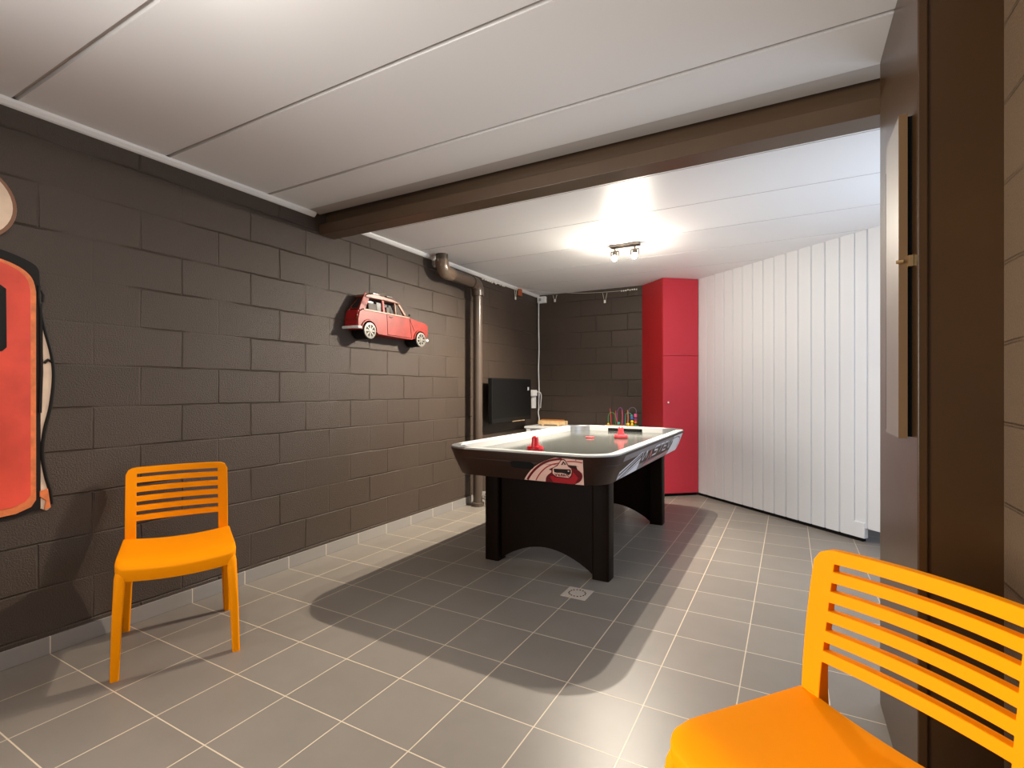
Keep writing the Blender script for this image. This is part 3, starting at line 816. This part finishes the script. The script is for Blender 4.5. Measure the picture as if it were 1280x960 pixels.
# black backing silhouette
def mirror(half): return half + [(2 * 0.69 - y, z) for y, z in half[::-1]]
edge = smooth2([(0.69, 1.785), (0.80, 1.772), (0.885, 1.745), (0.925, 1.715), (0.931, 1.66), (0.934, 1.60)], 4)
plate(mirror(edge + [(0.934, 0.66), (0.88, 0.64), (0.69, 0.625)]), 0.003, 0.014, 'backing', M_pumpblack)
# cream side panel bulging right with a black hose round it
side = smooth2([(0.925, 1.56), (0.945, 1.45), (0.968, 1.34), (0.976, 1.24), (0.965, 1.11), (0.944, 1.00), (0.936, 0.90), (0.948, 0.80), (0.962, 0.73), (0.968, 0.665), (0.955, 0.645), (0.93, 0.66)], 4)
plate(side + [(0.88, 0.68), (0.88, 1.55)], 0.004, 0.012, 'side_panel', M_pumpcream)
bm = BM()
hs = catmull([Pp(0.013, *q) for q in [(0.929, 1.64), (0.930, 1.56), (0.948, 1.45), (0.971, 1.34), (0.979, 1.24), (0.968, 1.11), (0.947, 1.00), (0.939, 0.90), (0.951, 0.80), (0.966, 0.73), (0.972, 0.67)]], 5)
tube(bm, hs, 0.007, 8); obj('hose', bm, M_pumpblack, pump, smooth=True)
bm = BM()
tube(bm, [Pp(0.014, 0.933, 1.56), Pp(0.016, 0.935, 1.26), Pp(0.016, 0.93, 1.08)], 0.007, 6)
tube(bm, [Pp(0.016, 0.945, 1.30), Pp(0.016, 0.958, 1.315), Pp(0.016, 0.972, 1.305)], 0.006, 6)
tube(bm, [Pp(0.016, 0.932, 1.62), Pp(0.016, 0.942, 1.60), Pp(0.016, 0.940, 1.57)], 0.005, 6)
obj('nozzle', bm, M_pumpblack, pump, smooth=True)
# orange worn border and red face
fe = smooth2([(0.69, 1.742), (0.79, 1.732), (0.86, 1.708), (0.902, 1.668), (0.916, 1.61)], 4)
plate(mirror(fe + [(0.916, 0.70), (0.90, 0.672), (0.85, 0.652), (0.69, 0.640)]), 0.014, 0.022, 'border', M_pumporange)
fe2 = smooth2([(0.69, 1.728), (0.79, 1.718), (0.85, 1.695), (0.886, 1.658), (0.897, 1.61)], 4)
plate(mirror(fe2 + [(0.897, 0.725), (0.88, 0.70), (0.84, 0.683), (0.69, 0.672)]), 0.022, 0.026, 'face', M_pumpred)
plate(mirror([(0.69, 1.62), (0.80, 1.62), (0.818, 1.605), (0.820, 1.36), (0.805, 1.342), (0.69, 1.342)]), 0.026, 0.031, 'window', M_pumpblack)
plate([(0.93, 0.735), (0.958, 0.742), (0.964, 0.69), (0.968, 0.655), (0.945, 0.650), (0.95, 0.69), (0.93, 0.71)], 0.012, 0.018, 'foot', M_pumporange)
# globe on top
circ = lambda r: [(0.69 + r * math.cos(2 * PI * k / 40), 1.95 + r * math.sin(2 * PI * k / 40)) for k in range(40)]
plate(circ(0.166), 0.003, 0.016, 'globe_rim', mat('bronze_print', (0.22, 0.10, 0.05), rough=0.35))
plate(circ(0.152), 0.016, 0.020, 'globe', M_pumpcream)
plate([(0.60, 1.76), (0.78, 1.76), (0.76, 1.81), (0.62, 1.81)], 0.003, 0.012, 'neck', M_pumpblack)

# ------------------------------------------------------------------ drain pipe in the back part of the left wall
M_pipe = mat('brown_grey_pipe', (0.075, 0.055, 0.041), rough=0.3, noise=0.05, nscale=8)
pipe = thing('drain_pipe', 'brown painted drain pipe running under the ceiling and down the left wall', 'pipe', (0.13, 4.30, 0))
def Lp(p): return Vector(p) - pipe.location
bm = BM()
elb = lambda c, a, b, n=8: [Vector(c) + Vector(a) * math.cos(t * PI / 2 / n) + Vector(b) * math.sin(t * PI / 2 / n) for t in range(n + 1)]
tube(bm, [Lp((0.13, 4.30, 0.0)), Lp((0.13, 4.30, 2.16))], 0.047, 20)
obj('downpipe', bm, M_pipe, pipe, smooth=True)
bm = BM()
tube(bm, [Lp(q) for q in [(0.13, 4.30, 2.13)] + elb((0.13, 4.22, 2.17), (0, 0.08, 0), (0, 0, 0.08)) + [(0.13, 4.18, 2.25)]], 0.062, 20)
obj('elbow', bm, M_pipe, pipe, smooth=True)
bm = BM()
tube(bm, [Lp((0.13, 4.20, 2.25)), Lp((0.13, 3.80, 2.258))], 0.055, 20)
obj('cross_pipe', bm, M_pipe, pipe, smooth=True)
bm = BM()
tube(bm, [Lp(q) for q in [(0.13, 3.84, 2.258)] + elb((0.13, 3.78, 2.338), (0, 0, -0.08), (0, -0.08, 0)) + [(0.13, 3.70, 2.36)]], 0.062, 20)
e2 = obj('elbow', bm, mat('shiny_pipe', (0.24, 0.18, 0.13), rough=0.15, metal=0.4), pipe, smooth=True)
bm = BM(); tube(bm, [Lp((0.13, 3.70, 2.34)), Lp((0.13, 3.70, H + 0.01))], 0.055, 20); obj('riser', bm, M_pipe, pipe, smooth=True)
bm = BM(); lathe(bm, [(0.064, 0.0), (0.064, 0.035), (0.056, 0.04)], 20); obj('foot_collar', bm, M_pipe, pipe, smooth=True)
bm = BM(); tube(bm, [(0.05, 0.02, 0.09), (0.09, 0.02, 0.09)], 0.022, 10); tube(bm, [(0.085, 0.02, 0.02), (0.085, 0.02, 0.13)], 0.012, 8)
k_ = obj('valve', bm, M_chrome, pipe, smooth=True); k_['label'] = 'small shiny valve at the foot of the pipe'

# ------------------------------------------------------------------ television
M_tvb = mat('black_plastic', (0.008, 0.008, 0.008), spec=0.2, rough=0.4)
M_tvs = mat('black_screen', (0.008, 0.008, 0.008), rough=0.45, spec=0.12)
tv = thing('television', 'black flat screen television on the left wall near the back corner', 'television', (0, 5.03, 1.07))
bm = BM(); box(bm, 0.085, 0.135, -0.46, 0.46, -0.255, 0.235); obj('housing', bm, M_tvb, tv, bevel=0.006)
bm = BM(); box(bm, 0.135, 0.1365, -0.44, 0.44, -0.205, 0.215); obj('screen', bm, M_tvs, tv)
bm = BM(); box(bm, 0.002, 0.086, -0.15, 0.15, -0.12, 0.12); obj('wall_bracket', bm, M_black, tv)
bm = BM(); box(bm, 0.135, 0.138, 0.36, 0.40, 0.10, 0.14); o_ = obj('sticker', bm, mat('pale_sticker', (0.45, 0.45, 0.47)), tv)
bm = BM(); box(bm, 0.118, 0.139, -0.02, 0.28, -0.257, -0.246); obj('lower_trim', bm, M_chrome, tv)

# ------------------------------------------------------------------ white table along the back wall with toys
wt = thing('side_table', 'low white table against the back wall behind the air hockey table', 'table', (0.75, 5.68, 0))
bm = BM(); box(bm, -0.69, 0.64, -0.235, 0.245, 0.705, 0.735); obj('tabletop', bm, M_bright, wt, bevel=0.01, segs=3)
bm = BM(); box(bm, -0.63, 0.60, -0.19, 0.20, 0.63, 0.705); obj('apron', bm, M_bright, wt)
for x in (-0.64, 0.60):
    for y in (-0.20, 0.20):
        bm = BM(); box(bm, x - 0.025, x + 0.025, y - 0.025, y + 0.025, 0.0, 0.705); obj('leg', bm, M_bright, wt, bevel=0.003)
M_wood = mat('pale_wood', (0.72, 0.50, 0.26), rough=0.5, noise=0.15, nscale=20)
M_woodo = mat('orange_wood', (0.55, 0.20, 0.04), rough=0.5)
tr = thing('toy_wagon', 'pale wooden toy wagon at the left end of the white table', 'toy', (0.34, 5.68, 0.735))
bm = BM(); box(bm, -0.18, 0.18, -0.05, 0.05, 0.012, 0.062); obj('body', bm, M_wood, tr, bevel=0.006)
bm = BM(); box(bm, -0.15, 0.14, -0.04, 0.04, 0.062, 0.074); obj('lid', bm, M_woodo, tr, bevel=0.004)
for x in (-0.11, 0.10):
    for s in (-1, 1):
        bm = BM(); tube(bm, [(x, s * 0.05, 0.022), (x, s * 0.062, 0.022)], 0.022, 14); obj('wheel', bm, M_wood, tr, smooth=True)

bz = thing('bead_maze', 'wooden bead maze toy with coloured wires at the right end of the white table', 'toy', (1.20, 5.70, 0.735))
bm = BM(); box(bm, -0.19, 0.19, -0.06, 0.06, 0.0, 0.03); obj('base', bm, M_wood, bz, bevel=0.006)
COL = dict(red=(0.60, 0.05, 0.04), green=(0.05, 0.28, 0.07), purple=(0.25, 0.06, 0.25), grey=(0.16, 0.15, 0.2), teal=(0.05, 0.30, 0.25),
           yellow=(0.85, 0.60, 0.02), blue=(0.05, 0.12, 0.50), pink=(0.75, 0.10, 0.25), orange=(0.75, 0.22, 0.04))
MC = {k: mat('toy_' + k, v, rough=0.35) for k, v in COL.items()}
def wire(pts, m): 
    bm = BM(); tube(bm, catmull(pts, 6), 0.004, 6); obj('wire', bm, MC[m], bz, smooth=True)
wire([(-0.165, 0.02, 0.03), (-0.165, 0.02, 0.13), (-0.14, 0.01, 0.175), (-0.10, 0.0, 0.175), (-0.075, -0.01, 0.15), (-0.07, -0.02, 0.09), (-0.06, -0.02, 0.03)], 'green')
wire([(-0.115, -0.03, 0.03), (-0.12, -0.03, 0.14), (-0.128, -0.03, 0.225)], 'red')
wire([(-0.06, 0.03, 0.03), (-0.06, 0.03, 0.17), (-0.045, 0.03, 0.22), (-0.02, 0.02, 0.235), (0.005, 0.01, 0.215), (0.012, 0.0, 0.15), (0.02, -0.02, 0.03)], 'purple')
wire([(-0.03, -0.03, 0.03), (-0.055, -0.03, 0.12), (-0.06, -0.03, 0.2)], 'red')
wire([(0.005, -0.03, 0.03), (0.018, -0.03, 0.12), (0.012, -0.03, 0.21)], 'red')
wire([(0.04, 0.02, 0.03), (0.04, 0.02, 0.14), (0.06, 0.02, 0.175), (0.10, 0.01, 0.17), (0.115, 0.0, 0.14), (0.12, 0.0, 0.03)], 'teal')
wire([(0.075, -0.03, 0.03), (0.085, -0.03, 0.12), (0.078, -0.03, 0.21)], 'orange')
wire([(0.07, 0.04, 0.03), (0.07, 0.04, 0.18), (0.085, 0.04, 0.225), (0.12, 0.04, 0.24), (0.155, 0.03, 0.22), (0.165, 0.02, 0.18), (0.16, 0.0, 0.03)], 'grey')
for x, y, z, r, m in ((-0.025, -0.03, 0.055, 0.018, 'teal'), (0.055, -0.02, 0.045, 0.014, 'grey'), (0.085, -0.03, 0.048, 0.018, 'yellow'), (0.125, -0.01, 0.045, 0.017, 'yellow'),
                      (0.125, -0.01, 0.078, 0.017, 'yellow'), (0.12, 0.0, 0.115, 0.018, 'blue'), (0.118, 0.0, 0.142, 0.016, 'teal'), (-0.165, 0.02, 0.04, 0.013, 'yellow')):
    bm = BM(); sphere(bm, (x, y, z), r, seg=12, rings=8); obj('bead', bm, MC[m], bz, smooth=True)
for z, m in ((0.03, 'green'), (0.062, 'orange'), (0.078, 'red'), (0.098, 'purple'), (0.13, 'pink')):
    bm = BM(); lathe(bm, [(0.014, z), (0.018, z + 0.004), (0.018, z + (0.012 if z < 0.12 else 0.034)), (0.014, z + (0.016 if z < 0.12 else 0.038))], 12, Matrix.Translation((0.162, 0.0, 0)))
    obj('bead', bm, MC[m], bz, smooth=True)

# ------------------------------------------------------------------ socket, junction box, cord
so = thing('power_socket', 'white power socket strip with plug on the left wall beside the television', 'socket', (0, 5.80, 1.06))
bm = BM(); box(bm, 0.0, 0.035, -0.04, 0.035, -0.12, 0.06); obj('strip', bm, M_bright, so, bevel=0.005)
bm = BM(); box(bm, 0.0, 0.06, -0.075, 0.02, 0.035, 0.115); obj('plug', bm, M_bright, so, bevel=0.008)
bm = BM(); tube(bm, catmull([(0.05, 0.0, 0.09), (0.09, 0.03, 0.085), (0.095, 0.06, 0.04), (0.07, 0.10, -0.05), (0.05, 0.13, -0.12)], 5), 0.006, 6); obj('lead', bm, M_bright, so, smooth=True)
jb = thing('junction_box', 'white junction box high in the back corner under the ceiling', 'junction box', (0.075, 5.95, 2.348))
bm = BM(); box(bm, -0.058, 0.058, -0.05, 0.0, -0.042, 0.042); obj('housing', bm, M_bright, jb, bevel=0.006)
bm = BM(); box(bm, -0.038, -0.002, -0.0515, -0.05, -0.018, 0.020); obj('label_plate', bm, mat('grey_plate', (0.35, 0.35, 0.36)), jb)
bm = BM()
tube(bm, catmull([Vector(p) - jb.location for p in [(0.022, 5.935, 2.32), (0.020, 5.938, 2.0), (0.026, 5.936, 1.7), (0.018, 5.938, 1.45), (0.026, 5.936, 1.2), (0.022, 5.938, 1.0), (0.025, 5.936, 0.94), (0.018, 5.93, 0.88), (0.03, 5.93, 0.8), (0.03, 5.92, 0.74)]], 6), 0.008, 8)
o_ = obj('cable', bm, M_bright, jb, smooth=True); o_['label'] = 'thin white cable hanging straight down the corner'

# ------------------------------------------------------------------ cord with hangers strung under the ceiling
M_string = mat('pale_string', (0.62, 0.58, 0.50), rough=0.6)
M_tinsel = mat('white_beads', (0.85, 0.82, 0.74), rough=0.25)
gl = thing('strung_cord', 'pale cord strung under the ceiling around the back corner', 'string', (0.0, 5.0, 2.37))
bm = BM()
tube(bm, catmull([(0.05, -0.50, -0.012), (0.05, -0.15, -0.008), (0.07, 0.25, 0.012), (0.25, 0.70, 0.028), (0.60, 0.93, 0.020), (0.93, 0.94, 0.004), (1.30, 0.94, 0.0)], 8), 0.0025, 6)
obj('cord', bm, M_string, gl, smooth=True)
bm = BM()
for k in range(12):
    sphere(bm, (0.045 + 0.02 * random.random(), -0.48 + k * 0.040, -0.016 + 0.012 * random.random()), 0.011, seg=8, rings=5)
for k in range(8):
    sphere(bm, (1.13 + k * 0.026, 0.935, -0.004 + 0.010 * random.random()), 0.010, seg=8, rings=5)
k_ = obj('bead_cluster', bm, M_tinsel, gl, smooth=True); k_['kind'] = 'stuff'
def hanger(loc, rz, hgt, label):
    t = thing('cord_hanger', label, 'hanger', loc, rz, 'wire hangers on the strung cord')
    bm = BM(); tube(bm, [(-0.028, 0, 0), (-0.006, 0, -hgt)], 0.003, 5); tube(bm, [(0.028, 0, 0), (0.006, 0, -hgt)], 0.003, 5)
    obj('wire_loop', bm, M_string, t)
    bm = BM(); box(bm, -0.012, 0.012, -0.004, 0.004, -hgt - 0.02, -hgt + 0.015); obj('clip', bm, M_tinsel, t)
hanger((0.055, 5.24, 2.392), PI / 2, 0.125, 'wire hanger with white clip on the cord by the left wall')
hanger((0.27, 5.90, 2.392), 0, 0.07, 'short wire hanger with white clip just right of the junction box')
hanger((0.925, 5.925, 2.362), 0, 0.105, 'wire hanger with white clip nearest the red cabinet')
bm = BM(); box(bm, -0.006, 0.006, -0.05, 0.05, -0.085, 0.0)
o_ = obj('ornament', bm, mat('rust_orange', (0.38, 0.09, 0.03), rough=0.5), loc=(0.03, 5.40, 2.405), bevel=0.004)
tag(o_, 'small rust orange tag hanging under the ceiling beside the wire hanger', 'ornament')

# ------------------------------------------------------------------ floor drain
M_steel = mat('dull_steel', (0.50, 0.43, 0.36), rough=0.45)
dr = thing('floor_drain', 'square metal floor drain set in the tiles before the table', 'drain', (1.827, 2.732, 0))
bm = BM(); box(bm, -0.075, 0.075, -0.075, 0.075, 0.0, 0.003); obj('plate', bm, M_steel, dr, bevel=0.001)
bm = BM()
for k in range(16):
    a = 2 * PI * k / 16
    lathe(bm, [(0.0055, 0.0028), (0.0055, 0.0036)], 8, Matrix.Translation((0.048 * math.cos(a), 0.048 * math.sin(a), 0)))
obj('drain_holes', bm, M_black, dr)
bm = BM(); lathe(bm, [(0.040, 0.0025), (0.040, 0.004), (0.030, 0.005), (0.004, 0.005)], 24); obj('centre_cap', bm, M_steel, dr, smooth=True)

# ------------------------------------------------------------------ panel on the column, screws on the beam
wp = thing('wall_panel', 'tall narrow brown panel with brass latch mounted on the column side', 'panel', (3.203, 1.857, 1.497))
M_panel = mat('panel_face', (0.17, 0.145, 0.125), rough=0.4)
bm = BM(); box(bm, -0.031, -0.013, -0.106, 0.106, -0.45, 0.45); obj('panel_board', bm, M_panel, wp, bevel=0.002)
bm = BM(); box(bm, -0.032, -0.012, -0.110, -0.106, -0.45, 0.45); obj('edge_strip', bm, mat('edge_brown', (0.14, 0.078, 0.032), rough=0.45), wp)
bm = BM(); box(bm, -0.0135, 0.0, -0.100, 0.105, -0.445, 0.445); box(bm, -0.030, 0.0, 0.105, 0.118, -0.44, 0.37); obj('gap_shade', bm, M_black, wp)  # black strips stand in for the shaded gap behind and beyond the board
bm = BM(); tube(bm, [(-0.038, -0.113, 0.04), (-0.022, -0.116, 0.04)], 0.005, 8); box(bm, -0.012, -0.001, -0.120, -0.10, 0.025, 0.055)
obj('latch', bm, M_brass, wp, smooth=True)
